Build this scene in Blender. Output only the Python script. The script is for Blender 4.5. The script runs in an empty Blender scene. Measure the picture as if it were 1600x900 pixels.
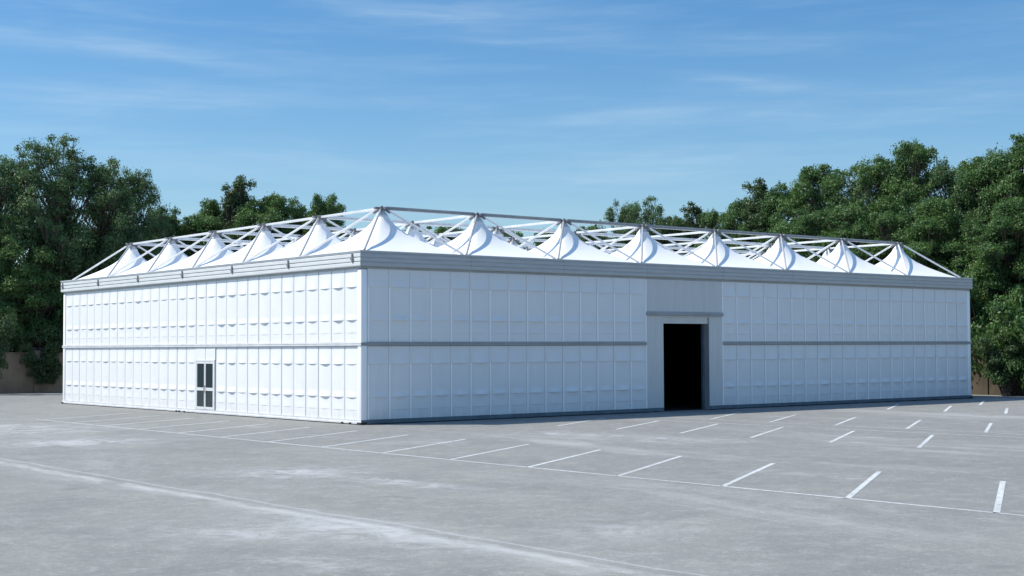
import bpy, bmesh, math, random
import numpy as np
from mathutils import Vector, Matrix

rad = math.radians
scene = bpy.context.scene
col = scene.collection

# ------------------------------------------------------------------ camera
CAM = Vector((-30.163, -47.238, 2.941))
R_ = Vector((0.78208487, -0.62315502, -0.00459125))
U_ = Vector((-0.02259784, -0.03572236, 0.99910623))
F_ = Vector((0.62276207, 0.78128211, 0.04201987))
cd = bpy.data.cameras.new('camera'); cam = bpy.data.objects.new('camera', cd); col.objects.link(cam)
m = Matrix((R_, U_, -F_)).transposed().to_4x4(); m.translation = CAM
cam.matrix_world = m
cd.sensor_width = 36.0; cd.lens = 2240.84 / 1600 * 36.0
cd.clip_start = 0.1; cd.clip_end = 4000
scene.camera = cam

# ------------------------------------------------------------------ light
SUN = Vector((-4.0, 3.4, 6.75)).normalized()          # towards the sun
SUN_EL = math.asin(SUN.z)
SUN_STRENGTH = 4.7
SKY_STRENGTH = 0.13
EXPOSURE = 0.22
sd = bpy.data.lights.new('sun', 'SUN'); sun = bpy.data.objects.new('sun', sd); col.objects.link(sun)
sd.energy = SUN_STRENGTH; sd.angle = rad(0.5); sd.color = (1.0, 0.94, 0.83)
sun.rotation_euler = SUN.to_track_quat('Z', 'Y').to_euler()
sun.location = (-40, 34, 70)

world = bpy.data.worlds.new('World'); scene.world = world; world.use_nodes = True
wt = world.node_tree; wt.nodes.clear()
def WN(t, **k):
    n = wt.nodes.new(t)
    for a, v in k.items(): setattr(n, a, v)
    return n
def wmath(op, a, b=None, c=None):
    n = WN('ShaderNodeMath', operation=op)
    for i, v in enumerate((a, b, c)):
        if v is None: continue
        if isinstance(v, (int, float)): n.inputs[i].default_value = v
        else: wt.links.new(v, n.inputs[i])
    return n.outputs[0]
sky = WN('ShaderNodeTexSky', sky_type='NISHITA')
sky.sun_disc = False; sky.sun_elevation = SUN_EL
sky.sun_rotation = math.atan2(SUN.x, SUN.y)
sky.altitude = 0; sky.air_density = 1.0; sky.dust_density = 0.4; sky.ozone_density = 3.0
bg = WN('ShaderNodeBackground'); bg.inputs[1].default_value = SKY_STRENGTH
out = WN('ShaderNodeOutputWorld')
tc = WN('ShaderNodeTexCoord'); sep = WN('ShaderNodeSeparateXYZ')
wt.links.new(tc.outputs['Generated'], sep.inputs[0])
# azimuth measured clockwise from north-east (the direction of the hall), elevation, both in degrees
rx = wmath('ADD', wmath('MULTIPLY', sep.outputs[0], 0.78221), wmath('MULTIPLY', sep.outputs[1], -0.62302))
ry = wmath('ADD', wmath('MULTIPLY', sep.outputs[0], 0.62302), wmath('MULTIPLY', sep.outputs[1], 0.78221))
az = wmath('MULTIPLY', wmath('ARCTAN2', rx, ry), 57.2958)
el = wmath('MULTIPLY', wmath('ARCSINE', sep.outputs[2]), 57.2958)
comb = WN('ShaderNodeCombineXYZ'); wt.links.new(az, comb.inputs[0]); wt.links.new(el, comb.inputs[1])
def wnoise(sx, sy, rot, detail=6, rough=0.6, off=0.0, dist=0.0):
    mp = WN('ShaderNodeMapping'); wt.links.new(comb.outputs[0], mp.inputs[0])
    mp.inputs['Rotation'].default_value = (0, 0, rad(rot)); mp.inputs['Scale'].default_value = (sx, sy, 1)
    mp.inputs['Location'].default_value = (off, off, 0)
    n = WN('ShaderNodeTexNoise'); wt.links.new(mp.outputs[0], n.inputs[0])
    n.inputs['Scale'].default_value = 1; n.inputs['Detail'].default_value = detail
    n.inputs['Roughness'].default_value = rough; n.inputs['Distortion'].default_value = dist
    return n.outputs[0]
def wramp(v, lo, hi):
    n = WN('ShaderNodeMapRange', interpolation_type='SMOOTHSTEP'); wt.links.new(v, n.inputs[0])
    n.inputs[1].default_value = lo; n.inputs[2].default_value = hi
    return n.outputs[0]
warp = wmath('MULTIPLY', wmath('SUBTRACT', wnoise(0.12, 0.5, 0, 3), 0.5), 1.6)
def streak(a0, e0, la, le, tilt, amt):
    """a long soft wisp of cirrus centred on azimuth a0, elevation e0 (degrees)"""
    t = rad(tilt)
    da = wmath('SUBTRACT', az, a0); de = wmath('ADD', wmath('SUBTRACT', el, e0), warp)
    u = wmath('ADD', wmath('MULTIPLY', da, math.cos(t)), wmath('MULTIPLY', de, math.sin(t)))
    v = wmath('SUBTRACT', wmath('MULTIPLY', de, math.cos(t)), wmath('MULTIPLY', da, math.sin(t)))
    q = wmath('ADD', wmath('POWER', wmath('ABSOLUTE', wmath('DIVIDE', u, la)), 2.0), wmath('POWER', wmath('ABSOLUTE', wmath('DIVIDE', v, le)), 2.0))
    return wmath('MULTIPLY', wmath('EXPONENT', wmath('MULTIPLY', q, -1.0)), amt * 0.8)
acc = None
for s in ((-15.5, 11.6, 6.0, 0.42, -4, 0.42), (-14.5, 9.7, 8.5, 0.45, 1, 0.30), (-4.0, 13.4, 5.5, 0.5, -6, 0.36),
          (0.2, 12.2, 2.6, 0.25, -3, 0.30), (9.8, 10.4, 2.6, 0.28, -9, 0.34), (16.5, 9.0, 3.0, 0.25, 4, 0.22),
          (3.0, 7.0, 12, 1.0, 2, 0.22), (-13, 7.4, 7, 0.8, 0, 0.22), (6.0, 9.2, 7.0, 0.5, 3, 0.2),
          (-40, 12, 10, 0.8, -5, 0.4), (42, 11, 9, 0.7, 5, 0.4)):
    k = streak(*s); acc = k if acc is None else wmath('ADD', acc, k)
fib = wramp(wnoise(0.22, 2.6, 3, 8, 0.62, 3.1, 0.4), 0.30, 0.72)
fib2 = wramp(wnoise(0.10, 0.9, -3, 6, 0.6, 8.7, 0.3), 0.42, 0.80)
cl = wmath('ADD', wmath('MULTIPLY', acc, wmath('ADD', wmath('MULTIPLY', fib, 0.60), 0.42)), wmath('MULTIPLY', fib2, wmath('ADD', wmath('MULTIPLY', fib, 0.14), 0.10)))
cl = wmath('MULTIPLY', cl, wramp(el, -1, 3))
cl = wmath('MINIMUM', cl, 0.9)
# clearer, deeper blue low down; unseen upper sky brightened to fill shaded walls
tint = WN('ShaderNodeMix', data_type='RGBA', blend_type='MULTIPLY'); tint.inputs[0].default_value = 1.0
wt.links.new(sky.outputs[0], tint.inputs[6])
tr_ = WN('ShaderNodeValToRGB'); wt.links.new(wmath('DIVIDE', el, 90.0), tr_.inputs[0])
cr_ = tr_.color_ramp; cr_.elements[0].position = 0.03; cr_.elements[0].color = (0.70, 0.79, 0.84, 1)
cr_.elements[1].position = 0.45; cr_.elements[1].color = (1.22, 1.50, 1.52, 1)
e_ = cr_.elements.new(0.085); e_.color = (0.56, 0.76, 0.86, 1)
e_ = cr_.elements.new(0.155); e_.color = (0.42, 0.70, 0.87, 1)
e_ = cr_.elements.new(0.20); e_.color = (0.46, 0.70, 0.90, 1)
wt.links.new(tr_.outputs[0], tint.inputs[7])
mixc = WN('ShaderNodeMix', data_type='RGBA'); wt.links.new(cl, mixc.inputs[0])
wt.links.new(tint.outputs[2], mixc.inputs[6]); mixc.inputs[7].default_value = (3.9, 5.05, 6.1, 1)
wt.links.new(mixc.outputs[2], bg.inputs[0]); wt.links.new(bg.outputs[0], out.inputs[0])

scene.view_settings.view_transform = 'Standard'
scene.view_settings.look = 'None'
scene.view_settings.exposure = EXPOSURE
scene.view_settings.gamma = 1
scene.view_settings.use_curve_mapping = False

# ------------------------------------------------------------------ materials
def new_mat(name):
    mt = bpy.data.materials.new(name); mt.use_nodes = True
    nt = mt.node_tree; b = nt.nodes['Principled BSDF']
    return mt, nt, b
def N(nt, t, **k):
    n = nt.nodes.new(t)
    for a, v in k.items(): setattr(n, a, v)
    return n
def noise(nt, scale, detail=4, rough=0.55, coord='Object', sc=(1, 1, 1), dist=0.0, loc=(0, 0, 0), world_space=False):
    mp = N(nt, 'ShaderNodeMapping'); mp.inputs['Scale'].default_value = sc; mp.inputs['Location'].default_value = loc
    if world_space:
        g = N(nt, 'ShaderNodeNewGeometry'); nt.links.new(g.outputs['Position'], mp.inputs[0])
    else:
        t = N(nt, 'ShaderNodeTexCoord'); nt.links.new(t.outputs[coord], mp.inputs[0])
    n = N(nt, 'ShaderNodeTexNoise'); nt.links.new(mp.outputs[0], n.inputs[0])
    n.inputs['Scale'].default_value = scale; n.inputs['Detail'].default_value = detail
    n.inputs['Roughness'].default_value = rough; n.inputs['Distortion'].default_value = dist
    return n.outputs[0]
def ramp(nt, v, lo, hi, a=0.0, b=1.0):
    n = N(nt, 'ShaderNodeMapRange', interpolation_type='SMOOTHSTEP'); nt.links.new(v, n.inputs[0])
    n.inputs[1].default_value = lo; n.inputs[2].default_value = hi
    n.inputs[3].default_value = a; n.inputs[4].default_value = b
    return n.outputs[0]
def mathn(nt, op, a, b=None):
    n = N(nt, 'ShaderNodeMath', operation=op)
    for i, v in enumerate((a, b)):
        if v is None: continue
        if isinstance(v, (int, float)): n.inputs[i].default_value = v
        else: nt.links.new(v, n.inputs[i])
    return n.outputs[0]
def mix(nt, f, a, b):
    n = N(nt, 'ShaderNodeMix', data_type='RGBA')
    for i, v in ((0, f), (6, a), (7, b)):
        if hasattr(v, 'is_linked'): nt.links.new(v, n.inputs[i])
        elif i == 0: n.inputs[0].default_value = v
        else: n.inputs[i].default_value = (*v, 1)
    return n.outputs[2]
def simple(name, c1, c2, scale=3, rough=0.5, metal=0.0, bump=0.0, bscale=60, sc=(1, 1, 1)):
    mt, nt, b = new_mat(name)
    f = ramp(nt, noise(nt, scale, 5, world_space=True, sc=sc), 0.3, 0.7)
    nt.links.new(mix(nt, f, c1, c2), b.inputs['Base Color'])
    b.inputs['Roughness'].default_value = rough; b.inputs['Metallic'].default_value = metal
    if bump:
        bp = N(nt, 'ShaderNodeBump'); bp.inputs['Strength'].default_value = bump; bp.inputs['Distance'].default_value = 0.01
        nt.links.new(noise(nt, bscale, 3, world_space=True), bp.inputs['Height']); nt.links.new(bp.outputs[0], b.inputs['Normal'])
    return mt
M = {}
mt, nt, b = new_mat('white_cladding')
c = mix(nt, ramp(nt, noise(nt, 0.9, 5, world_space=True), 0.3, 0.7), (0.785, 0.785, 0.785), (0.75, 0.755, 0.76))
c = mix(nt, ramp(nt, noise(nt, 2.2, 6, 0.7, world_space=True, sc=(1, 1, .12)), 0.52, 0.80, 0, 0.30), c, (0.62, 0.62, 0.60))
gz = N(nt, 'ShaderNodeNewGeometry'); gs = N(nt, 'ShaderNodeSeparateXYZ'); nt.links.new(gz.outputs['Position'], gs.inputs[0])
dz = mathn(nt, 'MULTIPLY', ramp(nt, gs.outputs[2], 0.75, 0.15), ramp(nt, noise(nt, 3.0, 7, 0.7, world_space=True, sc=(1, 1, .5)), 0.40, 0.70, 0, 0.45))
nt.links.new(mix(nt, dz, c, (0.50, 0.48, 0.44)), b.inputs['Base Color']); b.inputs['Roughness'].default_value = 0.42
bp = N(nt, 'ShaderNodeBump'); bp.inputs['Strength'].default_value = 0.35; bp.inputs['Distance'].default_value = 0.02
nt.links.new(noise(nt, 2.6, 4, 0.6, world_space=True), bp.inputs['Height']); nt.links.new(bp.outputs[0], b.inputs['Normal'])
M['panel'] = mt
M['rib'] = simple('white_trim', (0.95, 0.95, 0.95), (0.93, 0.93, 0.93), 1.5, 0.38)
M['joint'] = simple('grey_joint_strip', (0.60, 0.62, 0.64), (0.55, 0.57, 0.59), 2.0, 0.5)
M['membrane'] = simple('roof_membrane_fabric', (0.84, 0.84, 0.85), (0.79, 0.80, 0.81), 0.6, 0.55)
M['alu'] = simple('white_aluminium', (0.72, 0.73, 0.74), (0.62, 0.63, 0.65), 2.0, 0.42, metal=0.15)
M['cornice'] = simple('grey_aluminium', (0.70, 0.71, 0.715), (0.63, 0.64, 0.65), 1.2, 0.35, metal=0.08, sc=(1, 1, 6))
M['cornice_shaded'] = simple('shaded_cornice_aluminium', (0.46, 0.47, 0.475), (0.41, 0.42, 0.43), 1.2, 0.35, metal=0.12, sc=(1, 1, 6))  # darker copy of the cornice aluminium, the front's shade put into its colour
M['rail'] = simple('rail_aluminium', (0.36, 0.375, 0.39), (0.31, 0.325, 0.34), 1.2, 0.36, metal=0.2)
M['base'] = simple('shaded_base_aluminium', (0.13, 0.18, 0.21), (0.09, 0.13, 0.16), 1.5, 0.35, metal=0.2)  # dark teal puts shade and sky reflection into the aluminium colour
M['node'] = simple('dark_steel', (0.27, 0.275, 0.29), (0.17, 0.175, 0.19), 6, 0.5, metal=0.4)
M['portal'] = simple('grey_portal_panel', (0.64, 0.635, 0.62), (0.59, 0.585, 0.57), 1.0, 0.5, sc=(6, 6, .4))
M['strut_grey'] = simple('shaded_strut_aluminium', (0.42, 0.43, 0.44), (0.36, 0.37, 0.38), 2.0, 0.4, metal=0.1)  # greyer than the other struts: shade put into the colour of these
M['door'] = simple('door_aluminium', (0.74, 0.75, 0.76), (0.68, 0.69, 0.70), 2.0, 0.4, metal=0.1)
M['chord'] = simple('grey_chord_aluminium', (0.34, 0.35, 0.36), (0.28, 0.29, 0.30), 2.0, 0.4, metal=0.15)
M['shutter'] = simple('cream_shutter', (0.74, 0.73, 0.69), (0.66, 0.65, 0.61), 2, 0.5)
M['black'] = simple('dark_interior', (0.012, 0.012, 0.013), (0.008, 0.008, 0.009), 2, 0.9)  # black puts the darkness of the unlit interior into the colour
M['rubber'] = simple('black_rubber', (0.03, 0.03, 0.03), (0.02, 0.02, 0.02), 5, 0.7)
mt, nt, b = new_mat('tinted_glass')
b.inputs['Base Color'].default_value = (0.03, 0.045, 0.05, 1); b.inputs['Roughness'].default_value = 0.06
b.inputs['IOR'].default_value = 1.5; b.inputs['Specular IOR Level'].default_value = 0.25; M['glass'] = mt

# weathered asphalt -------------------------------------------------
mt, nt, b = new_mat('weathered_asphalt')
big = noise(nt, 0.045, 5, 0.6, world_space=True)
mid = noise(nt, 0.30, 10, 0.72, world_space=True, dist=0.6, loc=(3, 9, 0))
mid2 = noise(nt, 1.7, 10, 0.75, world_space=True, dist=0.4, loc=(7, 2, 0))
sweep = noise(nt, 0.16, 12, 0.74, world_space=True, sc=(1.0, 0.30, 1), dist=0.8, loc=(11, 4, 0))
fine = noise(nt, 26.0, 3, 0.7, world_space=True)
grit = noise(nt, 110.0, 2, 0.6, world_space=True)
c = mix(nt, ramp(nt, big, 0.35, 0.65), (0.258, 0.264, 0.250), (0.300, 0.302, 0.276))
gq = N(nt, 'ShaderNodeNewGeometry'); sq = N(nt, 'ShaderNodeSeparateXYZ'); nt.links.new(gq.outputs['Position'], sq.inputs[0])
x_tone = ramp(nt, mathn(nt, 'ADD', sq.outputs[0], mathn(nt, 'MULTIPLY', big, 14.0)), -3.0, 7.0, 0, 0.50)   # asphalt turns darker with rising x, towards the hall
c = mix(nt, x_tone, c, (0.205, 0.206, 0.212))
c = mix(nt, ramp(nt, mid, 0.38, 0.66, 0, 0.70), c, (0.195, 0.199, 0.194))
c = mix(nt, ramp(nt, mid2, 0.48, 0.70, 0, 0.5), c, (0.42, 0.415, 0.40))
c = mix(nt, ramp(nt, mid2, 0.50, 0.30, 0, 0.4), c, (0.20, 0.20, 0.205))
c = mix(nt, ramp(nt, sweep, 0.53, 0.72, 0, 0.7), c, (0.46, 0.46, 0.455))
c = mix(nt, ramp(nt, fine, 0.35, 0.66, 0, 0.50), c, (0.15, 0.15, 0.152))
g2 = noise(nt, 7.5, 6, 0.85, world_space=True, loc=(5, 1, 0))
c = mix(nt, ramp(nt, g2, 0.50, 0.68, 0, 0.40), c, (0.15, 0.15, 0.15))
c = mix(nt, ramp(nt, g2, 0.47, 0.30, 0, 0.55), c, (0.50, 0.50, 0.475))
spot = noise(nt, 0.55, 3, 0.5, world_space=True, loc=(21, 17, 0))
c = mix(nt, ramp(nt, spot, 0.66, 0.74, 0, 0.35), c, (0.13, 0.13, 0.13))
c = mix(nt, ramp(nt, grit, 0.55, 0.75, 0, 0.6), c, (0.47, 0.47, 0.46))
# dusty seam where rain water has dried, along x = -17.05, and the tar joint beside it
g = N(nt, 'ShaderNodeNewGeometry'); sp = N(nt, 'ShaderNodeSeparateXYZ'); nt.links.new(g.outputs['Position'], sp.inputs[0])
wob = mathn(nt, 'MULTIPLY', mathn(nt, 'SUBTRACT', noise(nt, 0.35, 4, 0.6, world_space=True), 0.5), 0.5)
sx = mathn(nt, 'ADD', sp.outputs[0], wob)
def band(x0, w, p=1.0):
    d = mathn(nt, 'DIVIDE', mathn(nt, 'SUBTRACT', sx, x0), w)
    return mathn(nt, 'EXPONENT', mathn(nt, 'MULTIPLY', mathn(nt, 'MULTIPLY', d, d), -1.0))
nz = ramp(nt, noise(nt, 0.8, 12, 0.78, world_space=True, sc=(1.6, .5, 1)), 0.38, 0.60)
w1 = mathn(nt, 'MULTIPLY', band(-17.12, 0.20), mathn(nt, 'ADD', mathn(nt, 'MULTIPLY', nz, 0.42), 0.10))
w2 = mathn(nt, 'MULTIPLY', band(-17.15, 0.75), mathn(nt, 'MULTIPLY', nz, 0.22))
c = mix(nt, mathn(nt, 'MINIMUM', mathn(nt, 'ADD', w1, w2), 0.9), c, (0.48, 0.49, 0.485))
c = mix(nt, mathn(nt, 'MULTIPLY', band(-16.62, 0.035), 0.5), c, (0.47, 0.48, 0.49))
c = mix(nt, mathn(nt, 'MULTIPLY', band(-16.85, 0.07), 0.35), c, (0.19, 0.19, 0.2))
# chalky dried puddles
def patch(x0, y0, rx, ry, amt, ang=0.0):
    global c
    ca, sa = math.cos(ang), math.sin(ang)
    dx = mathn(nt, 'SUBTRACT', sp.outputs[0], x0); dy = mathn(nt, 'SUBTRACT', sp.outputs[1], y0)
    u = mathn(nt, 'DIVIDE', mathn(nt, 'ADD', mathn(nt, 'MULTIPLY', dx, ca), mathn(nt, 'MULTIPLY', dy, sa)), rx)
    v = mathn(nt, 'DIVIDE', mathn(nt, 'SUBTRACT', mathn(nt, 'MULTIPLY', dy, ca), mathn(nt, 'MULTIPLY', dx, sa)), ry)
    q = mathn(nt, 'ADD', mathn(nt, 'MULTIPLY', u, u), mathn(nt, 'MULTIPLY', v, v))
    k = mathn(nt, 'MULTIPLY', mathn(nt, 'EXPONENT', mathn(nt, 'MULTIPLY', q, -1.0)), mathn(nt, 'MULTIPLY', ramp(nt, noise(nt, 0.9, 12, 0.78, world_space=True, dist=1.2, loc=(x0, y0, 0)), 0.40, 0.62), amt * .9))
    c = mix(nt, k, c, (0.56, 0.57, 0.59))
for a in ((-12.5, -2.5, 2.2, 2.2, .75, .3), (-12.8, -17.0, 1.6, 1.4, .8, .5), (-12.4, -20.5, .5, 2.6, .8, .1), (-17.6, -27.5, .9, 3.0, .6, 0),
          (-12.0, 7.5, 3.6, 5.0, .6, .4), (2.5, -13.0, 1.2, 4.0, .5, .2), (-4.3, -10.0, 1.4, 1.0, .4, 0), (-14.5, -30.0, 1.3, 1.2, .35, 0),
          (-19.3, -26.3, .8, 1.6, .5, .4), (-20.0, -30.0, .6, 1.3, .4, .4), (2.0, -9.3, 1.2, .7, .5, .9), (-4, -26, .7, 2.2, .3, .1)):
    patch(*a)
nt.links.new(c, b.inputs['Base Color']); b.inputs['Roughness'].default_value = 0.95; b.inputs['Specular IOR Level'].default_value = 0.12
bp = N(nt, 'ShaderNodeBump'); bp.inputs['Strength'].default_value = 0.5; bp.inputs['Distance'].default_value = 0.012
nt.links.new(mathn(nt, 'ADD', mathn(nt, 'MULTIPLY', fine, 0.5), grit), bp.inputs['Height']); nt.links.new(bp.outputs[0], b.inputs['Normal'])
M['asphalt'] = mt
# worn white paint: bare asphalt shows through where it has flaked
mt, nt, b = new_mat('worn_white_paint')
w = ramp(nt, noise(nt, 7, 8, 0.8, world_space=True), 0.36, 0.54)
wl = ramp(nt, noise(nt, 0.35, 3, 0.6, world_space=True), 0.25, 0.6, 0.45, 1.0)
nt.links.new(mix(nt, mathn(nt, 'MULTIPLY', w, wl), (0.28, 0.285, 0.28), (0.58, 0.60, 0.61)), b.inputs['Base Color'])
b.inputs['Roughness'].default_value = 0.8; M['paint'] = mt
M['soil'] = simple('dry_soil', (0.20, 0.17, 0.13), (0.13, 0.12, 0.08), 0.4, 0.95)
# concrete boundary wall
mt, nt, b = new_mat('tan_block_wall')
f = ramp(nt, noise(nt, 0.8, 6, 0.65, world_space=True), 0.3, 0.75)
cc = mix(nt, f, (0.30, 0.235, 0.16), (0.21, 0.16, 0.115))
st = ramp(nt, noise(nt, 2.0, 5, 0.6, world_space=True, sc=(1, 1, .15)), 0.5, 0.8, 0, 0.5)
nt.links.new(mix(nt, st, cc, (0.08, 0.065, 0.05)), b.inputs['Base Color']); b.inputs['Roughness'].default_value = 0.9
M['wall'] = mt
M['wall_dark'] = simple('dark_brown_wall', (0.11, 0.085, 0.06), (0.06, 0.05, 0.035), 1.5, 0.95, sc=(1, 1, .4))  # boundary wall in a darker brown than the tan stretch
M['bark'] = simple('bark', (0.13, 0.105, 0.08), (0.07, 0.06, 0.05), 3, 0.95, bump=0.6, bscale=14, sc=(1, 1, .3))
def leaf_mat(name, dark, light, tip):
    mt, nt, b = new_mat(name)
    gi = N(nt, 'ShaderNodeNewGeometry')
    cl_ = ramp(nt, noise(nt, 0.45, 3, 0.6, world_space=True), 0.35, 0.65)
    cc = mix(nt, cl_, dark, light)
    cc = mix(nt, mathn(nt, 'MULTIPLY', mathn(nt, 'POWER', gi.outputs['Random Per Island'], 2.5), 0.5), cc, tip)
    nt.links.new(cc, b.inputs['Base Color']); b.inputs['Roughness'].default_value = 0.5
    b.inputs['Specular IOR Level'].default_value = 0.35
    tr = N(nt, 'ShaderNodeBsdfTranslucent'); hs = N(nt, 'ShaderNodeHueSaturation')
    hs.inputs['Value'].default_value = 1.3; hs.inputs['Saturation'].default_value = 1.1
    nt.links.new(cc, hs.inputs['Color']); nt.links.new(hs.outputs[0], tr.inputs[0])
    ms = N(nt, 'ShaderNodeMixShader'); ms.inputs[0].default_value = 0.28
    nt.links.new(b.outputs[0], ms.inputs[1]); nt.links.new(tr.outputs[0], ms.inputs[2])
    nt.links.new(ms.outputs[0], nt.nodes['Material Output'].inputs[0])
    return mt
M['leaf_green'] = leaf_mat('green_leaves', (0.050, 0.118, 0.036), (0.100, 0.186, 0.050), (0.16, 0.22, 0.09))
M['leaf_olive'] = leaf_mat('olive_leaves', (0.062, 0.126, 0.050), (0.108, 0.184, 0.066), (0.17, 0.23, 0.12))
M['leaf_dark'] = leaf_mat('dark_leaves', (0.045, 0.085, 0.034), (0.070, 0.12, 0.045), (0.12, 0.16, 0.07))

# ------------------------------------------------------------------ helpers
def tag(o, label=None, cat=None, group=None, kind=None):
    if label: o['label'] = label
    if cat: o['category'] = cat
    if group: o['group'] = group
    if kind: o['kind'] = kind
    return o
def link(name, me, parent=None, loc=(0, 0, 0), rotz=0.0):
    o = bpy.data.objects.new(name, me); col.objects.link(o)
    o.parent = parent; o.location = loc; o.rotation_euler = (0, 0, rotz)
    return o
def mesh(name, V, F, mat, smooth=False):
    me = bpy.data.meshes.new(name); me.from_pydata([tuple(v) for v in V], [], F)
    me.materials.append(mat)
    if smooth: me.polygons.foreach_set('use_smooth', [True] * len(me.polygons))
    me.update(); return me
class MB:
    def __init__(s): s.bm = bmesh.new()
    def box(s, a, b, bev=0.0):
        c = [(a[i] + b[i]) / 2 for i in range(3)]; d = [abs(b[i] - a[i]) for i in range(3)]
        r = bmesh.ops.create_cube(s.bm, size=1.0, matrix=Matrix.Translation(c) @ Matrix.Diagonal((*d, 1)))
        if bev:
            es = list({e for v in r['verts'] for e in v.link_edges})
            bmesh.ops.bevel(s.bm, geom=es, offset=bev, segments=2, affect='EDGES', profile=0.5)
        return s
    def tube(s, p, q, r, n=8, r2=None, caps=True):
        p, q = Vector(p), Vector(q); d = q - p
        mt = Matrix.Translation((p + q) / 2) @ d.to_track_quat('Z', 'Y').to_matrix().to_4x4()
        bmesh.ops.create_cone(s.bm, cap_ends=caps, segments=n, radius1=r, radius2=r if r2 is None else r2, depth=d.length, matrix=mt)
        return s
    def build(s, name, mat, parent=None, smooth=False):
        me = bpy.data.meshes.new(name); s.bm.to_mesh(me); s.bm.free(); me.materials.append(mat)
        if smooth:
            me.polygons.foreach_set('use_smooth', [True] * len(me.polygons))
            me.set_sharp_from_angle(angle=rad(40))
        return link(name, me, parent)

# ------------------------------------------------------------------ ground
S = 1600
tag(link('ground', mesh('ground', [(-S, -S, -0.02), (S, -S, -0.02), (S, S, -0.02), (-S, S, -0.02)], [(0, 1, 2, 3)], M['soil'])), kind='structure')
tag(link('parking_lot', mesh('parking_lot', [(-70, -110, 0), (46.4, -110, 0), (46.4, 52, 0), (-70, 52, 0)], [(0, 1, 2, 3)], M['asphalt'])), kind='structure')
def strip(V, F, p, q, w, z=0.004):
    p, q = Vector((*p, 0)), Vector((*q, 0)); d = (q - p).normalized(); n = Vector((-d.y, d.x, 0)) * w / 2
    i = len(V)
    for a in (p - n, q - n, q + n, p + n): V.append((a.x, a.y, z))
    F.append((i, i + 1, i + 2, i + 3))
def marking(name, lines, w=0.11):
    V, F = [], []
    for k, (p, q) in enumerate(lines): strip(V, F, p, q, w if k else w, 0.004)
    tag(link(name, mesh(name, V, F, M['paint'])), kind='structure')
# front row: long line along x = -7.75 and slanted bays running up from it
def slant(x0, y0, run=5.45, sl=0.615): return ((x0 + 0.06, y0 + 0.037), (x0 + run, y0 + run * sl))
marking('parking_marking', [((-7.78, 13.4), (-7.60, -46.0))])
fr = [slant(-7.72, 13.0 - 3.265 * k) for k in range(18)]
marking('parking_marking', [(a, b) for a, b in fr], 0.12)
mrows = [((10.70, -4.0), (12.2, -40.0)), ((12.74, -4.0), (13.2, -40.0))]
marking('parking_marking', mrows, 0.09)
marking('parking_marking', [((5.1, -5.75 - 3.23 * k), (10.55, -2.4 - 3.23 * k)) for k in range(6)], 0.12)
marking('parking_marking', [((12.9, -3.0 - 3.2 * k), (18.4, 0.35 - 3.2 * k)) for k in range(7) if k > 0], 0.12)
marking('parking_marking', [((25.5, -2.45 - 3.1 * k), (30.9, 0.9 - 3.1 * k)) for k in range(10) if k > 0] , 0.13)
marking('parking_marking', [((32.9, -2.5 - 3.1 * k), (38.3, 0.8 - 3.1 * k)) for k in range(10) if k > 0], 0.13)

marking('parking_marking', [((8.04, -17.79), (8.30, -18.3)), ((10.21, -14.32), (10.68, -15.04))], 0.12)
# ------------------------------------------------------------------ the hall
W, D = 40.52, 30.50          # outer wall faces at x 0..W, y 0..D
AX, AY = 0.265, 0.25         # first panel starts this far from the corner
HC, ZB = 6.75, 6.16          # top and bottom of the cornice
hall = link('exhibition_hall', None, None, (0, 0, 0))
tag(hall, 'large white modular hall with grey cornice and rows of pointed white fabric roof peaks', 'hall')

# --- wall panels (1 m wide draped cassettes with three folds)
def panel_mesh(seed, amp, rib_h, dip, H=2.86):
    rnd = random.Random(seed)
    us = [0, .012, .04, .07, .082, .11, .18, .25, .37, .5, .63, .75, .86, .93, .97, 1.0]
    zs = []
    folds = [(0.70, amp * rnd.uniform(.7, 1.2)), (2.00, amp * rnd.uniform(.8, 1.25)), (2.50, amp * .22)]
    LN = {0.70: .62, 2.00: .24, 2.50: .30}
    for zf, a in folds: zs += [zf - LN[zf] * q for q in (1, .75, .5, .3, .15, .05, 0)] + [zf + .010, zf + .02]
    zs += [0, .2, .715, 1.0, 1.35, 2.2, 2.7, H]
    zs = sorted(set(zs))
    V, F = [], []
    tw = rnd.uniform(-.003, .003)
    for zt in zs:
        for u in us:
            d = 0.0
            if u > .082:
                v = (u - .082) / .918
                bell = max(0, math.sin(math.pi * v)) ** 1.3
                for zf, a in folds:
                    L_ = LN[zf]
                    if zf - L_ <= zt <= zf:
                        t = (zt - zf + L_) / L_; d += a * bell * (t * t * (3 - 2 * t) if L_ < .5 else t ** 2.2)
                d += .010 * bell * math.sin(math.pi * zt / H) + tw * v
                if zt > .70: d -= dip * max(0, 1 - v / .30)
            else:
                d = rib_h if (zt >= .705 or rib_h < 0) else rib_h * .65
                if u in (0, .082): d *= .25
            V.append((u, -d, H - zt))
    n = len(us)
    for j in range(len(zs) - 1):
        for i in range(n - 1):
            a = j * n + i
            F.append((a, a + n, a + n + 1, a + 1))
    me = mesh('wall_panel', V, F, M['panel']); me.materials.append(M['joint'] if rib_h < 0 else M['rib'])
    for q in me.polygons:
        if max(V[i][0] for i in q.vertices) < (.083 if rib_h > 0 else .071) and (rib_h < 0 or min(V[i][2] for i in q.vertices) < H - .72): q.material_index = 1
    return me
PV = [panel_mesh(s, a, -.011, .0) for s, a in ((1, .050), (2, .060), (3, .042), (4, .064), (5, .055), (15, .036), (16, .058), (17, .046))]
PF = [panel_mesh(s, a, .034, .032) for s, a in ((6, .060), (7, .078), (8, .050), (9, .085), (10, .066), (18, .040), (19, .095), (20, .070))]
rnd = random.Random(7)
spots = []      # (distance, location, rot)
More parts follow.
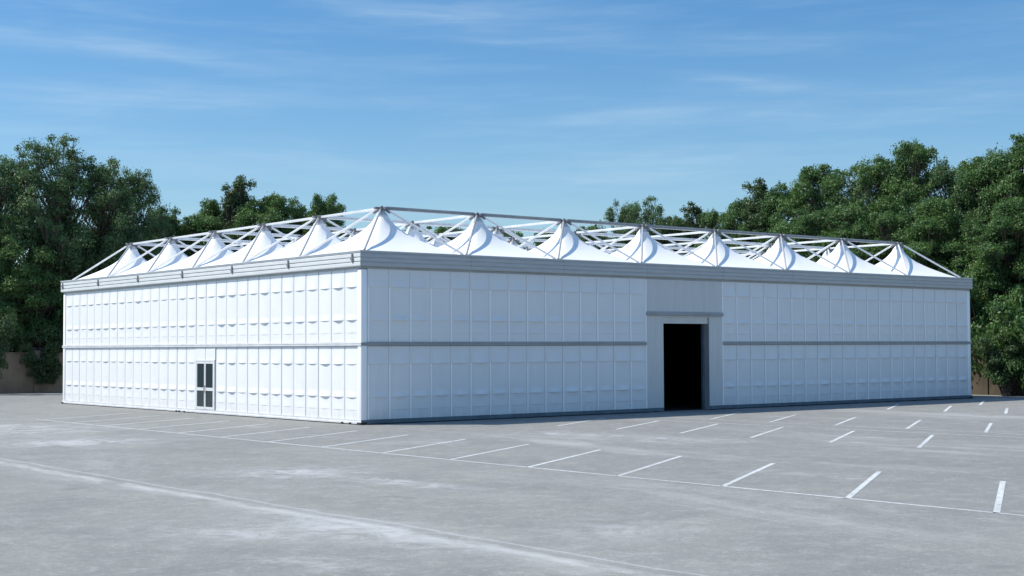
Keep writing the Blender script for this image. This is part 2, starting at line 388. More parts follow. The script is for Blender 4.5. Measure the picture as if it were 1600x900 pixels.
for k in range(30):
    for z in (0.19, 3.215):
        if z < 1 and k in (12, 13): continue
        spots.append((Vector((0, AY + k + 1, z)), -math.pi / 2))
for k in range(40):
    if 15 <= k < 20: continue
    for z in (0.19, 3.215): spots.append((Vector((AX + k, 0, z)), 0.0))
# order by how large each one shows in the picture
def shown(s):
    p, r = s; n = Vector((-1, 0, 0)) if r else Vector((0, -1, 0))
    d = CAM - p; return -(n.dot(d) / d.length ** 3)
spots.sort(key=shown)
for p, r in spots[:100]:
    link('wall_panel', rnd.choice(PV if r else PF), hall, p, r)
V, F = [], []
for p, r in spots[100:]:
    me = rnd.choice(PV if r else PF); i0 = len(V); mtx = Matrix.Translation(p) @ Matrix.Rotation(r, 4, 'Z')
    V += [tuple(mtx @ v.co) for v in me.vertices]; F += [tuple(i0 + i for i in q.vertices) for q in me.polygons]
tag(link('wall_panel', mesh('wall_panels_far', V, F, M['panel']), hall), kind='stuff')
# plain rear and far-side walls
MB().box((W - .06, .25, .19), (W, D - .25, 6.1)).build('side_wall', M['panel'], hall)
MB().box((.25, D - .06, .19), (W - .06, D, 6.1)).build('rear_wall', M['panel'], hall)

# --- swept profiles (o = distance outwards, z), mitred at the corners
def sweep_profile(name, prof, side, s0, s1, m0, m1, mat, parent=hall, smooth=False, closed=True):
    V, F = [], []
    L = {'front': W, 'left': D, 'back': W, 'right': D}[side]
    def P(s, o, z):
        return {'front': (s, -o, z), 'left': (-o, s, z), 'back': (s, D + o, z), 'right': (W + o, s, z)}[side]
    for (s, mt_) in ((s0, m0), (s1, m1)):
        for o, z in prof: V.append(P(s + (mt_ * o), o, z))
    n = len(prof)
    for i in range(n if closed else n - 1):
        F.append((i, (i + 1) % n, n + (i + 1) % n, n + i))
    if closed: F += [tuple(range(n)), tuple(range(2 * n - 1, n - 1, -1))]
    me = mesh(name, V, F, mat)
    bm = bmesh.new(); bm.from_mesh(me); bmesh.ops.recalc_face_normals(bm, faces=bm.faces); bm.to_mesh(me); bm.free()
    return link(name, me, parent)
cprof = [(-.25, ZB), (.115, ZB), (.135, ZB + .02)]
zz = ZB + .02
for k in range(3):
    cprof += [(.135, zz), (.142, zz + .02), (.142, zz + .125), (.135, zz + .145), (.06, zz + .148), (.06, zz + .172)]
    zz += .172
cprof += [(.135, zz), (.142, zz + .01), (.142, HC), (-.25, HC)]
seen = []
cp = [p for i, p in enumerate(cprof) if i == 0 or p != cprof[i - 1]]
cleft = sweep_profile('cornice', cp, 'left', 0, D, -1, 1, M['cornice'])
cpf = [(.118 if o == .06 else o, z) for o, z in cp]
cfront = sweep_profile('cornice', cpf, 'front', 0, W, -1, 1, M['cornice_shaded'])
sweep_profile('cornice', cp, 'right', 0, D, -1, 1, M['cornice'])
sweep_profile('cornice', cp, 'back', 0, W, -1, 1, M['cornice'])
# thin capping along the top edge, proud of the cornice
cap = [(-.10, HC + .003), (.165, HC + .003), (.165, HC + .035), (-.10, HC + .035)]
for sd_, L in (('left', D), ('front', W), ('right', D), ('back', W)):
    sweep_profile('cornice_cap', cap, sd_, 0, L, -1, 1, M['alu'])
# soffit strip between cornice and panels
sof = [(-.20, 6.075), (.03, 6.075), (.03, ZB - .003), (-.20, ZB - .003)]
for sd_, L in (('left', D), ('front', W), ('right', D), ('back', W)):
    sweep_profile('soffit_strip', sof, sd_, 0, L, -1, 1, M['rail'])
for k in range(7):
    y = min(0.42 + 5 * k, D - .15)
    mb = MB(); mb.box((-.185, y - .05, 6.33), (-.141, y + .05, 6.66), .008)
    mb.box((-.20, y - .09, 6.43), (-.186, y + .09, 6.52), .004); mb.build('bracket', M['node'], cleft)
for k in range(1, 8):
    x = AX + 5 * k
    MB().box((x - .008, -.144, ZB + .005), (x + .008, -.12, HC)).build('joint_strip', M['rail'], cfront)
# mid rail and base rail; front runs darker, shade put into their colour
rprof = [(-.05, 3.06), (.05, 3.06), (.075, 3.08), (.075, 3.115), (.055, 3.125), (.055, 3.145), (.075, 3.155), (.075, 3.19), (.05, 3.205), (-.05, 3.205)]
sweep_profile('mid_rail', rprof, 'left', 0, D, -1, 1, M['alu'])
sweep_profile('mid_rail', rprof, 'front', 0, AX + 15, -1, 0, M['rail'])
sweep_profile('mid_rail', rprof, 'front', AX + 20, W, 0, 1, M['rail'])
sweep_profile('mid_rail', rprof, 'back', 0, W, -1, 1, M['rail']); sweep_profile('mid_rail', rprof, 'right', 0, D, -1, 1, M['rail'])
bprof = [(-.05, .035), (.075, .035), (.075, .10), (.05, .115), (.05, .185), (-.05, .185)]
sweep_profile('base_rail', bprof, 'left', 0, D, -1, 1, M['alu'])
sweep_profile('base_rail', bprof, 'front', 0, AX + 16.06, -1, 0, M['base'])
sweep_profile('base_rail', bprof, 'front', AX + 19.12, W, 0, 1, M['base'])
sweep_profile('base_rail', bprof, 'back', 0, W, -1, 1, M['base']); sweep_profile('base_rail', bprof, 'right', 0, D, -1, 1, M['base'])
# corner posts
for (x, y) in ((0, 0), (W, 0), (0, D), (W, D)):
    sx_, sy_ = (1 if x == 0 else -1), (1 if y == 0 else -1)
    mb = MB(); mb.box((x - .045 * sx_, y - .045 * sy_, .04), (x + .262 * sx_, y + .245 * sy_, 6.07), .07)
    cpst = mb.build('corner_post', M['rib'], hall, True)
    MB().box((x - .09 * sx_, y - .09 * sy_, 0.001), (x + .20 * sx_, y + .20 * sy_, .10), .01).build('foot_block', M['rubber'], cpst)
# levelling feet under the base rail
for k in range(1, 8): MB().box((AX + 5 * k - .09, -.09, .001), (AX + 5 * k + .09, .1, .033)).build('levelling_foot', M['rubber'], hall)
for k in range(1, 7): MB().box((-.09, AY + 5 * k - .12, .001), (.1, AY + 5 * k + .12, .033)).build('levelling_foot', M['rubber'], hall)
MB().box((-.125, 1.2, .002), (-.08, 1.32, .08), .006).build('cable_box', M['rubber'], hall)
MB().box((-.125, .62, .002), (-.08, .74, .08), .006).build('cable_box', M['rubber'], hall)
for y in (15.2, 15.75, 16.05): MB().box((-.125, y, .002), (-.08, y + .1, .075), .006).build('cable_box', M['rubber'], hall)

# --- shuttered entrance in the fourth bay
X0, X1, O0, O1 = AX + 15, AX + 20, 16.35, 19.35
portal = MB()
portal.box((X0 + .02, -.03, .19), (O0, .40, 4.415), .006)
portal = portal.build('portal_side_panel', M['portal'], hall)
MB().box((O1, -.03, .19), (X1 - .02, .40, 4.415), .006).build('portal_side_panel', M['portal'], hall)
MB().box((X0 + .02, -.03, 4.583), (X1 - .02, .06, 6.07), .006).build('fascia_panel', M['portal'], hall)
lin = MB(); lin.box((X0 - .02, -.12, 4.42), (X1 + .03, .06, 4.49), .012); lin.box((X0 - .02, -.10, 4.492), (X1 + .03, .06, 4.58), .012)
lin.build('lintel_beam', M['rail'], hall)
MB().box((O0, -.005, 4.335), (O1, .39, 4.415)).build('lintel_panel', M['portal'], hall)
shut = MB()
for k in range(4): shut.box((O0 + .02, .02, 4.055 + k * .07), (O1 - .02, .30, 4.055 + k * .07 + .067), .012)
shut = shut.build('roller_shutter', M['shutter'], hall)
MB().box((O1 - .012, -.034, .02), (O1 + .012, .398, 4.33)).build('jamb_lining', M['rail'], hall)
for x in (O0 + .003, O1 - .12): MB().box((x, .26, .01), (x + .1, .38, 4.05)).build('guide_rail', M['base'], shut)
for x in (X0 - .045, X1 - .015): MB().box((x, -.05, .19), (x + .06, .05, 6.07), .01).build('bay_post', M['rib'], hall)
# --- interior: added box behind the cladding, its black standing for the unlit inside
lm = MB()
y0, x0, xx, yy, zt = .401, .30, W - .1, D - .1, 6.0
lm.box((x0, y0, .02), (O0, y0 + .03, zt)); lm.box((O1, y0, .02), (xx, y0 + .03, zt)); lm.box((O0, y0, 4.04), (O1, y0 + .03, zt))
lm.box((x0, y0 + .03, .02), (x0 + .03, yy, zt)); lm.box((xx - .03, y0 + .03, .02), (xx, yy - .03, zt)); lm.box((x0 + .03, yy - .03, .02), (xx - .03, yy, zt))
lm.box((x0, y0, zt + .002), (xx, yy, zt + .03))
lm.build('dark_interior', M['black'], hall)
MB().box((.3, .41, .003), (W - .1, D - .1, .018)).build('dark_interior_floor', M['black'], hall)

# --- glazed double door on the left side
DY0, DY1, DZ = AY + 12.04, AY + 13.96, 2.47
door = link('glass_door', None, hall, (0, 0, 0))
fm = MB()
fm.box((-.05, DY0, .19), (.06, DY0 + .10, DZ), .008); fm.box((-.05, DY1 - .10, .19), (.06, DY1, DZ), .008)
fm.box((-.05, DY0 + .10, DZ - .07), (.06, DY1 - .10, DZ), .008)
fm.build('door_frame', M['door'], door)
yc = (DY0 + DY1) / 2
for a, b_, hy in ((DY0 + .105, yc - .015, yc - .06), (yc + .015, DY1 - .105, yc + .06)):
    lf = MB()
    lf.box((-.043, a, .20), (.03, a + .06, DZ - .075)); lf.box((-.043, b_ - .06, .20), (.03, b_, DZ - .075))
    for z0, z1 in ((.20, .32), (1.06, 1.20), (DZ - .17, DZ - .075)): lf.box((-.043, a + .06, z0), (.03, b_ - .06, z1))
    lf.build('door_leaf', M['door'], door)
    for z0, z1 in ((.32, 1.06), (1.20, DZ - .17)):
        MB().box((-.02, a + .06, z0), (-.01, b_ - .06, z1)).build('glass_pane', M['glass'], door)
    MB().tube((-.085, hy, .98), (-.085, hy, 1.30), .012).box((-.085, hy - .01, 1.0), (-.04, hy + .01, 1.02)).box((-.085, hy - .01, 1.26), (-.04, hy + .01, 1.28)).build('door_handle', M['node'], door)
hm = MB()
hm.box((-.015, DY0 - .04, DZ + .003), (.05, yc - .02, 3.055), .008); hm.box((-.015, yc + .02, DZ + .003), (.05, DY1 + .04, 3.055), .008)
hm.box((-.03, DY0 - .04, DZ + .003), (.05, DY0 + .02, 3.05)); hm.build('door_header_panel', M['panel'], hall)

# --- fabric peaks
ZM = HC + .03; R0 = .28; ZR = 8.44; ZA = 8.80
GX = [2.76 + 5 * i for i in range(8)]; GY = [2.75 + 5 * j for j in range(6)]
def membrane_mesh(hx0, hx1, hy0, hy1, seed):
    rnd = random.Random(seed)
    V, F = [], []; nth, nt_ = 64, 18
    ph = rnd.uniform(0, 6); lc = rnd.uniform(.58, .66)
    for j in range(nt_ + 1):
        t = (j / nt_) ** 1.25
        for i in range(nth):
            th = 2 * math.pi * (i + .5) / nth
            cx, sy = math.cos(th), math.sin(th)
            B = min((hx1 if cx > 0 else hx0) / max(abs(cx), 1e-6), (hy1 if sy > 0 else hy0) / max(abs(sy), 1e-6))
            rho = R0 + (B - R0) * t
            lin_ = (B - rho) / (B - R0); lg = math.log(B / rho) / math.log(B / R0)
            g = (1 - lc) * lin_ + lc * lg
            z = ZM + (ZR - ZM) * g
            # shallow seams run from ring to corners, fabric sags slightly between
            z -= .035 * math.sin(math.pi * t) * (math.cos(4 * th) * .5 + .5)
            V.append((rho * cx, rho * sy, z))
    for j in range(nt_):
        for i in range(nth):
            a = j * nth + i; b2 = j * nth + (i + 1) % nth
            F.append((a, a + nth, b2 + nth, b2))
    # square corners: add the exact corner points
    me = mesh('roof_membrane', V, F, M['membrane'], True)
    return me
memv = [membrane_mesh(2.5, 2.5, 2.5, 2.5, s) for s in (1, 2, 3)]
vx = MB(); vx.tube((0, 0, ZR - .03), (0, 0, ZR + .05), R0 + .012, 20, R0 + .012)
ringm = vx.build('membrane_ring', M['alu'], None, True).data; bpy.data.objects.remove(bpy.data.objects['membrane_ring'])
vx = MB(); vx.tube((0, 0, ZR + .052), (0, 0, ZA - .10), R0 - .01, 16, .11)
hoodm = vx.build('membrane_hood', M['alu'], None, True).data; bpy.data.objects.remove(bpy.data.objects['membrane_hood'])
vx = MB(); vx.box((-.17, -.17, -.075), (.17, .17, .055), .02); vx.box((-.36, -.07, -.05), (.36, .07, .04), .01); vx.box((-.055, -.30, -.05), (.055, .30, .04), .01)
vx.tube((0, 0, .055), (0, 0, .10), .05, 8)
for a in (45, 135, 225, 315):
    c_, s_ = math.cos(rad(a)), math.sin(rad(a)); vx.tube((c_ * .12, s_ * .12, -.03), (c_ * .36, s_ * .36, -.19), .062, 8)
nodem = vx.build('truss_node', M['node'], None).data; bpy.data.objects.remove(bpy.data.objects['truss_node'])
for i, x in enumerate(GX):
    for j, y in enumerate(GY):
        mo = link('roof_membrane', memv[(i * 3 + j * 2 + i * j) % 3], hall, (x, y, 0))
        link('membrane_ring', ringm, mo); link('membrane_hood', hoodm, mo)
        link('truss_node', nodem, hall, (x, y, ZA))
# gutter strips between the peaks close the roof to the corners
gm = MB()
for i in range(9):
    x = .26 + 5 * i; gm.box((x - .07, -.02, ZM - .05), (x + .07, D + .02, ZM + .004))
for j in range(7):
    y = .25 + 5 * j; gm.box((-.02, y - .07, ZM - .052), (W + .02, y + .07, ZM + .002))
gm.build('roof_gutter', M['membrane'], hall)
# struts from the grid corners to the apex nodes
st = []
for x in GX:
    for y in GY:
        for a in (-1, 1):
            for b_ in (-1, 1):
                foot = Vector((x + a * 2.42, y + b_ * 2.42, ZM + .05)); top = Vector((x + a * .24, y + b_ * .24, ZA - .13))
                st.append((foot, top, a < 0 and b_ < 0))
st.sort(key=lambda s: (CAM - (s[0] + s[1]) / 2).length)
# share one mesh: struts differ only by rotation about z
def strut_mesh(mb, foot, top):
    mb.tube(foot, top, .048, 8); mb.tube(foot - Vector((0, 0, .05)), foot + (top - foot) * .03, .05, 8); return mb
for f_, t_, g_ in st[:100]:
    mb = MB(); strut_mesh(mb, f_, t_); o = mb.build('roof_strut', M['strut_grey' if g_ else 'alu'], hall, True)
mb = MB()
for f_, t_, g_ in st[100:]: strut_mesh(mb, f_, t_)
tag(mb.build('roof_strut', M['alu'], hall, True), kind='stuff')
fp = MB()
for i in range(9):
    for j in range(7):
        x, y = .26 + 5 * i, .25 + 5 * j
        fp.box((max(x, .12) - .17, max(y, .12) - .17, ZM + .006), (min(x, W - .1) + .17, min(y, D - .1) + .17, ZM + .028))
fp.build('foot_plates', M['node'], hall)
# chords between apex nodes (twin tubes)
def chord(p, q, mt_):
    mb = MB(); d = (q - p).normalized(); p = p + d * .20; q = q - d * .20
    if abs(d.x) > .5: mb.box((p.x, p.y - .065, ZA - .065), (q.x, p.y + .065, ZA + .012), .012); mb.box((p.x, p.y - .065, ZA + .017), (q.x, p.y + .065, ZA + .085), .012)
    else: mb.box((p.x - .06, p.y, ZA - .055), (p.x + .06, q.y, ZA + .045), .014)
    mb.build('roof_chord', mt_, hall)
for i, x in enumerate(GX):
    for j, y in enumerate(GY):
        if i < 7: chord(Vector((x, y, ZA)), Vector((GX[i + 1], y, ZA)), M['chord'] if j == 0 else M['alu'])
        if j < 5: chord(Vector((x, y, ZA)), Vector((x, GY[j + 1], ZA)), M['alu'])

# ------------------------------------------------------------------ boundary walls
def boundary(label, pts, mk='wall'):
    r = link('boundary_wall', None); tag(r, label, 'wall', 'boundary walls')
    for (p, q) in zip(pts[:-1], pts[1:]):
        p, q = Vector((*p, 0)), Vector((*q, 0)); d = q - p; n = max(1, round(d.length / 4)); ang = math.atan2(d.y, d.x); s = d.length / n
        for k in range(n):
            c0 = p + d * (k / n)
            mb = MB(); mb.box((.2, -.09, 0), (s - .2, .09, 2.75), .01); mb.box((.2, -.092, 1.38), (s - .2, .092, 1.395))
            o = mb.build('wall_bay', M[mk], r); o.location = c0; o.rotation_euler = (0, 0, ang)
            mb = MB(); mb.box((-.2, -.16, 0), (.199, .16, 2.86), .01); mb.box((-.23, -.19, 2.862), (.23, .19, 2.93), .01)
            o = mb.build('wall_pier', M[mk], r); o.location = c0; o.rotation_euler = (0, 0, ang)
            mb = MB(); mb.box((.232, -.13, 2.752), (s - .232, .13, 2.82), .01)
            o = mb.build('coping', M[mk], r); o.location = c0; o.rotation_euler = (0, 0, ang)
boundary('tan block wall in shade under the trees left of and behind the white hall', [(-70, 52), (46.6, 52)])
boundary('dark brown wall half hidden by bushes right of the white hall', [(46.6, 51.4), (46.6, -110)], 'wall_dark')

# ------------------------------------------------------------------ trees
def leaf_cloud(centres, radii, counts, size, seed, flat=0.75, droop=0.0):
    rg = np.random.default_rng(seed)
    P, NN = [], []
    for c_, r_, n_ in zip(centres, radii, counts):
        d = rg.normal(size=(n_, 3)); d /= np.linalg.norm(d, axis=1)[:, None]
        d[:, 2] = np.where(d[:, 2] < -0.35, -d[:, 2] * .6, d[:, 2])
        # lumpy shell: sub-clumps push the surface in and out
        k = rg.normal(size=(9, 3)); k /= np.linalg.norm(k, axis=1)[:, None]
        dots = d @ k.T; lump = np.max(dots, axis=1)
        rr = r_ * (0.55 + 0.48 * np.clip((lump - .45) / .5, 0, 1) + rg.normal(0, .17, n_)) * np.where(rg.random(n_) < .22, rg.uniform(.3, 1, n_), 1)
        p = d * rr[:, None]; p[:, 2] *= flat
        P.append(p + np.asarray(c_)); NN.append(d)
    P = np.concatenate(P); NN = np.concatenate(NN); n = len(P)
    nr = NN * .75 + rg.normal(size=(n, 3)) * .75 + np.array([0, 0, .12]); nr /= np.linalg.norm(nr, axis=1)[:, None]
    a = rg.normal(size=(n, 3)) + np.array([0, 0, -droop]); a -= (a * nr).sum(1)[:, None] * nr; a /= np.linalg.norm(a, axis=1)[:, None]
    b2 = np.cross(nr, a)
    L = size * rg.uniform(.7, 1.35, n)[:, None]; Wd = L * rg.uniform(.42, .62, n)[:, None]
    V = np.stack([P - a * L, P + b2 * Wd + nr * L * .12, P + a * L, P - b2 * Wd + nr * L * .12], 1).reshape(-1, 3)
    return V
def quads_mesh(name, V, mat):
    n = len(V) // 4
    me = bpy.data.meshes.new(name); me.vertices.add(4 * n); me.vertices.foreach_set('co', V.astype(np.float32).ravel())
    me.loops.add(4 * n); me.loops.foreach_set('vertex_index', np.arange(4 * n, dtype=np.int32))
    me.polygons.add(n); me.polygons.foreach_set('loop_start', np.arange(0, 4 * n, 4, dtype=np.int32))
    try: me.polygons.foreach_set('loop_total', np.full(n, 4, dtype=np.int32))
    except Exception: pass
    me.materials.append(mat); me.update(calc_edges=True); return me
def tree_variant(seed, kind):
    """returns (crown mesh, trunk mesh) of a tree about 15 m tall, crown about 7 m across"""
    rd = random.Random(seed)
    H = 15.0; lobes = []
    if kind == 'dense': nl, zlo, rmax, lr, per, size, mat = 95, 1.0, 3.5, (.7, 1.35), 1350, .080, M['leaf_green']
    elif kind == 'airy': nl, zlo, rmax, lr, per, size, mat = 125, 2.8, 4.2, (.55, 1.15), 950, .068, M['leaf_olive']
    elif kind == 'pointed': nl, zlo, rmax, lr, per, size, mat = 75, 2.0, 3.0, (.45, 1.05), 1150, .080, M['leaf_dark']
    tries = 0
    while len(lobes) < nl and tries < 5000:
        tries += 1
        t = rd.random() ** .85; z = zlo + (H - zlo - .6) * t
        if kind == 'pointed': env = rmax * (1 - t) ** .75 + .25
        elif kind == 'airy': env = rmax * math.sin(math.pi * (0.16 + .80 * t)) ** .7
        else: env = rmax * (math.sin(math.pi * (.20 + .75 * t)) ** .55)
        a = rd.uniform(0, 6.283); env *= 1 + .22 * math.sin(2 * a + seed) + .15 * math.sin(3 * a + z * .7 + seed)
        r = env * math.sqrt(rd.random()) ** .6
        R = rd.uniform(*lr) * (1 - .35 * t)
        p = Vector((r * math.cos(a), r * math.sin(a), z))
        if any((p - q).length < (R + Rq) * .36 for q, Rq in lobes): continue
        lobes.append((p, R))
    # a few protruding sprays at the top so that the outline is ragged
    for k in range(7 if kind != 'pointed' else 4):
        a = rd.uniform(0, 6.283); rr = rd.uniform(.1, 1.8)
        lobes.append((Vector((rr * math.cos(a), rr * math.sin(a), H - rd.uniform(.1, 1.6))), rd.uniform(.28, .5)))
    for k in range(110):       # small sprays all over the outline
        p0, R_0 = rd.choice(lobes[:nl]); dv = Vector((rd.gauss(0, 1), rd.gauss(0, 1), rd.gauss(.5, .8))).normalized()
        lobes.append((p0 + dv * R_0 * rd.uniform(.9, 1.45), rd.uniform(.18, .40)))
    cen = [tuple(p) for p, _ in lobes]; rads = [R for _, R in lobes]
    cnt = [max(60, int(per * R * R)) for R in rads]
    crown = quads_mesh('crown', leaf_cloud(cen, rads, cnt, size, seed, 1.08, .5), mat)
    mb = MB()
    # trunk bends gently, limbs reach every lobe
    tp = [Vector((0, 0, -.3))]; off = Vector((0, 0, 0))
    for k in range(1, 8):
        off += Vector((rd.uniform(-.22, .22), rd.uniform(-.22, .22), 0)); tp.append(Vector((off.x, off.y, k * H * .86 / 7)))
    for k in range(7): mb.tube(tp[k], tp[k + 1], .26 * (1 - k / 7.6) + .03, 7, .26 * (1 - (k + 1) / 7.6) + .03, False)
    for p, R in lobes:
        z0 = max(1.2, p.z - rd.uniform(1.6, 3.6) - .35 * p.xy.length)
        k = min(6, int(z0 / (H * .86) * 7)); f_ = z0 / (H * .86) * 7 - k; s = tp[k].lerp(tp[k + 1], min(max(f_, 0), 1))
        mid_ = s.lerp(p, .5) + Vector((rd.uniform(-.3, .3), rd.uniform(-.3, .3), -.25))
        r_ = .02 + .035 * R
        mb.tube(s, mid_, r_ * 1.25, 5, r_ * .8, False); mb.tube(mid_, p, r_ * .8, 5, .02, False)
        for _ in range(4):
            q = p + Vector((rd.gauss(0, 1), rd.gauss(0, 1), rd.gauss(.3, .8))).normalized() * R * .95
            mb.tube(p.lerp(mid_, .25), q, .018, 4, .008, False)
    trunk = mb.build('trunk', M['bark']); tm = trunk.data; bpy.data.objects.remove(trunk)
    return crown, tm
VAR = {'dense': [tree_variant(s, 'dense') for s in (11, 12, 13, 14)],
       'airy': [tree_variant(s, 'airy') for s in (21, 22, 23)],
       'pointed': [tree_variant(s, 'pointed') for s in (31, 32)]}
rt = random.Random(99)
def ground_at(bearing, depth):
    """a spot that lies `depth` metres ahead and bearing*depth metres to the right of where the photographer stood"""
    p = CAM + (F_ + R_ * bearing) * depth
    return p.x, p.y
def tree(kind, px, top, depth, wid, label, group, vi=None, rot=None):
    x, y = ground_at((px - 800) / 2240.84, depth)
    H = 2.94 + (544.5 - top) * depth / 2240.84
    cr, tr = VAR[kind][rt.randrange(len(VAR[kind])) if vi is None else vi]
    o = link({'dense': 'evergreen_tree', 'airy': 'acacia_tree', 'pointed': 'pointed_tree'}[kind], None, None, (x, y, 0), rt.uniform(0, 6.28) if rot is None else rot)
    k = H / 15.2; o.scale = (wid, wid, k)
    tag(o, label, 'tree', group)
    link('trunk', tr, o); link('crown', cr, o)
    return o
GL, GM_, GR = 'trees left of the hall', 'trees behind the hall roof', 'trees right of the hall'
TREES = [
 ('airy', -95, 250, 103.5, 1.2, 'olive green tree at the far left beyond the wall, outside the tallest crown', GL),
 ('airy', 8, 236, 104.5, 1.15, 'dark loose crown at the left edge of the photo behind the wall', GL),
 ('airy', 78, 201, 106.5, 1.15, 'tallest airy tree of the left group, with grey limbs showing through', GL),
 ('airy', 150, 236, 108.5, 1.1, 'airy tree just right of the tallest crown on the left', GL),
 ('airy', 206, 256, 110, .8, 'round topped airy tree at the right end of the left group', GL),
 ('dense', 40, 330, 103.5, .95, 'lower dark tree filling under the tallest left crown', GL),
 ('dense', 120, 400, 105.5, .8, 'yellow green low tree beside the left end of the hall roof', GL),
 ('dense', 185, 330, 111.5, .9, 'lower dense tree behind the leftmost roof peaks', GL),
 ('dense', 250, 322, 116.5, .7, 'small dark tree filling the dip at the right end of the left group', GL),
 ('dense', 308, 332, 118, 1.0, 'low bushy tree left of the pointed tree behind the roof', GM_),
 ('pointed', 372, 270, 120, 1.1, 'pointed tree rising above the roof peaks on the left', GM_),
 ('dense', 342, 312, 122, .95, 'bushy tree directly under the pointed tree', GM_),
 ('dense', 405, 310, 119, .95, 'bushy green tree just right of the pointed tree', GM_),
 ('dense', 440, 303, 121, .9, 'rounded green tree between the pointed tree and the small end crown', GM_),
 ('dense', 476, 320, 124, .7, 'low green tree beside the small end crown', GM_),
 ('dense', 510, 304, 120, .72, 'small rounded crown at the right end of the trees behind the left peaks', GM_),
 ('dense', 652, 352, 122, .8, 'low treetop seen under the chords right of the corner peak', GM_),
 ('dense', 705, 350, 124, .8, 'low treetop seen left of the second front peak', GM_),
 ('dense', 790, 356, 122, .8, 'low treetop seen between the second and third front peaks', GM_),
 ('dense', 860, 358, 121, .8, 'low treetop seen behind the third front peak', GM_),
 ('dense', 925, 352, 119, .8, 'low treetop left of the airy tree above the fourth peak', GM_),
 ('airy', 975, 312, 118, .62, 'thin grey green treetop above the chord left of the fourth peak', GM_),
 ('airy', 1012, 305, 116, .72, 'thin airy treetop with two upright sprays above the fourth front peak', GM_),
 ('dense', 1050, 338, 116, .6, 'low dense crown right of the airy treetop', GM_),
 ('pointed', 1086, 316, 115, .8, 'small upright treetop above the fifth front peak', GM_),
 ('dense', 1125, 332, 110, .7, 'lowest crown at the left end of the right group', GR),
 ('dense', 1160, 312, 108, .7, 'second lowest crown at the left end of the right group', GR),
 ('pointed', 1192, 280, 107, 1.1, 'dark slim treetop above the sixth front peak', GR),
 ('dense', 1228, 288, 106, .85, 'green crown behind the sixth front peak', GR),
 ('dense', 1285, 256, 104, .9, 'broad green crown left of the seventh peak', GR),
 ('airy', 1335, 258, 103, .85, 'thin topped crown above the seventh front peak', GR),
 ('dense', 1378, 247, 101, .85, 'green crown with ragged top above the eighth peak', GR),
 ('dense', 1428, 227, 100, .9, 'crown with two knobs standing highest above the eighth peak', GR),
 ('airy', 1480, 250, 99, .85, 'airy crown above the right end of the cornice', GR),
 ('dense', 1530, 246, 97, .9, 'dense crown right of the airy crown above the cornice end', GR),
 ('airy', 1562, 240, 99, .8, 'airy treetop just left of the tall crown at the right edge', GR),
 ('dense', 1602, 214, 95, 1.0, 'tall dense crown cut by the right edge of the photo', GR),
 ('dense', 1668, 225, 93, 1.0, 'dense tree beyond the right edge, nearer the photographer', GR),
 ('airy', 1750, 215, 90, 1.1, 'airy tree farthest right along the wall', GR),
 ('dense', 1255, 330, 99, .8, 'low front crown behind the sixth and seventh peaks', GR),
 ('dense', 1320, 322, 97.5, .8, 'rounded front crown below the thin topped tree', GR),
 ('dense', 1395, 335, 95.5, .8, 'rounded front crown just behind the last roof peak', GR),
 ('dense', 1462, 310, 94, .85, 'front crown reaching down to the right end of the cornice', GR),
 ('dense', 1528, 345, 92, .85, 'front crown directly right of the hall, lit on top', GR),
 ('dense', 1590, 310, 90.5, .9, 'bright green front crown at the right edge above the bushes', GR),
 ('dense', 1660, 330, 88.5, .9, 'front tree past the right edge of the photo', GR),
]
for t in TREES: tree(*t)

# bushes: small crowns with several stems
def bush_variant(seed, droop):
    rd = random.Random(seed); lobes = []
    for k in range(26):
        a = rd.uniform(0, 6.283); r = 1.7 * math.sqrt(rd.random()); z = rd.uniform(.5, 3.1) if not droop else rd.uniform(.9, 3.6) 
        if droop: r *= .25 + .85 * z / 3.4
        lobes.append((Vector((r * math.cos(a), r * math.sin(a), z)), rd.uniform(.38, .7)))
    cr = quads_mesh('foliage', leaf_cloud([tuple(p) for p, _ in lobes], [R for _, R in lobes], [int(900 * R * R) + 40 for _, R in lobes], .085, seed, .9, .8), M['leaf_dark' if droop else 'leaf_green'])
    mb = MB()
    for p, R in lobes: mb.tube((rd.uniform(-.2, .2), rd.uniform(-.2, .2), -.05), p, .04, 5, .012, False)
    s = mb.build('stem', M['bark']); sm = s.data; bpy.data.objects.remove(s)
    return cr, sm
BV = [bush_variant(41, False), bush_variant(42, False), bush_variant(43, True)]
def bush(px, depth, h, wid, v, label, lean=0.0):
    x, y = ground_at((px - 800) / 2240.84, depth)
    o = link('bush', None, None, (x, y, 0), rt.uniform(0, 6.28)); o.scale = (wid, wid, h / 3.4)
    tag(o, label, 'bush', 'bushes along the boundary walls')
    link('stem', BV[v][1], o); link('foliage', BV[v][0], o)
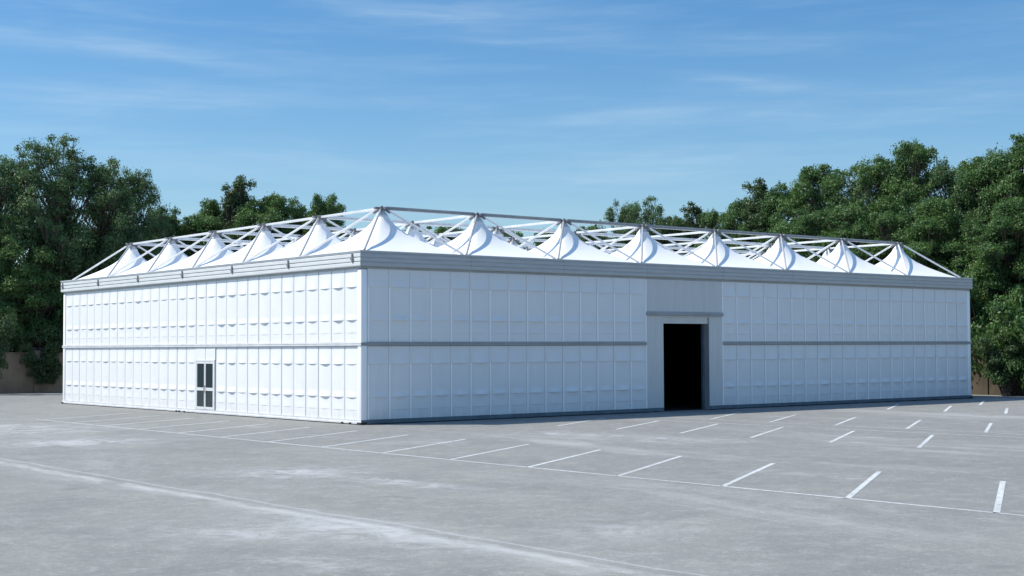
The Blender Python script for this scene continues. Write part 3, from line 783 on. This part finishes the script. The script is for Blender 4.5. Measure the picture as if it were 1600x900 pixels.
for b_ in (
 (-14, 95.8, 5.0, .8, 2, 'dark bush at the left edge hanging over the wall'),
 (96, 104.5, 6.6, 1.3, 0, 'bush behind the wall next to the left end of the hall'),
 (30, 103.5, 6.6, 1.4, 1, 'bush behind the wall at far left'),
 (1536, 89.5, 6.2, 1.2, 1, 'bush overhanging the wall beside the right end of the hall'),
 (1578, 85.5, 4.6, .95, 0, 'bush growing down to the ground near the right edge'),
 (1604, 85.0, 5.6, 1.15, 1, 'large leafy bush at the right edge of the photo'),
 (1556, 88.8, 7.5, 1.1, 0, 'tall bush above the tan wall between hall and right edge'),
 (1522, 90.5, 5.4, 1.0, 2, 'dark bush tucked against the right end of the hall above the wall'),
 (1568, 84.6, 3.2, .8, 2, 'small dark shrub at the foot of the dark brown wall near the right edge'),
 (1655, 83.5, 5.0, 1.2, 0, 'bush past the right edge along the wall')): bush(*b_)

# bush growing behind the tan wall and hanging down over its face
rd = random.Random(5); lobes = []
for k in range(46):
    z = rd.uniform(.75, 4.3); hw = .55 + .42 * (z - .7) if z < 3.2 else 1.75
    lobes.append((Vector((rd.uniform(-hw, hw) + .25 * math.sin(z * 2), (-.42 - rd.uniform(0, .35)) if z < 3.1 else rd.uniform(-.6, 1.2), z)), rd.uniform(.28, .52)))
o = link('hanging_bush', None, None, (*ground_at((64 - 800) / 2240.84, 100.6)[:1], 52.0, 0))
tag(o, 'dark bush hanging over the tan wall left of the hall', 'bush', 'bushes along the boundary walls')
mb = MB(); mb.tube((0, 1.1, -.05), (.1, .9, 3.2), .09, 7, .06)
for p, R in lobes:
    k_ = Vector((p.x * .4, .1, max(3.1, p.z * .9)))
    mb.tube((.1, .9, 3.15), k_, .03, 5, .02); mb.tube(k_, p, .02, 5, .008)
mb.build('stem', M['bark'], o)
me = quads_mesh('foliage', leaf_cloud([tuple(p) for p, _ in lobes], [R for _, R in lobes], [int(1100 * R * R) + 50 for _, R in lobes], .08, 55, 1.1, 1.0), M['leaf_dark'])
link('foliage', me, o)
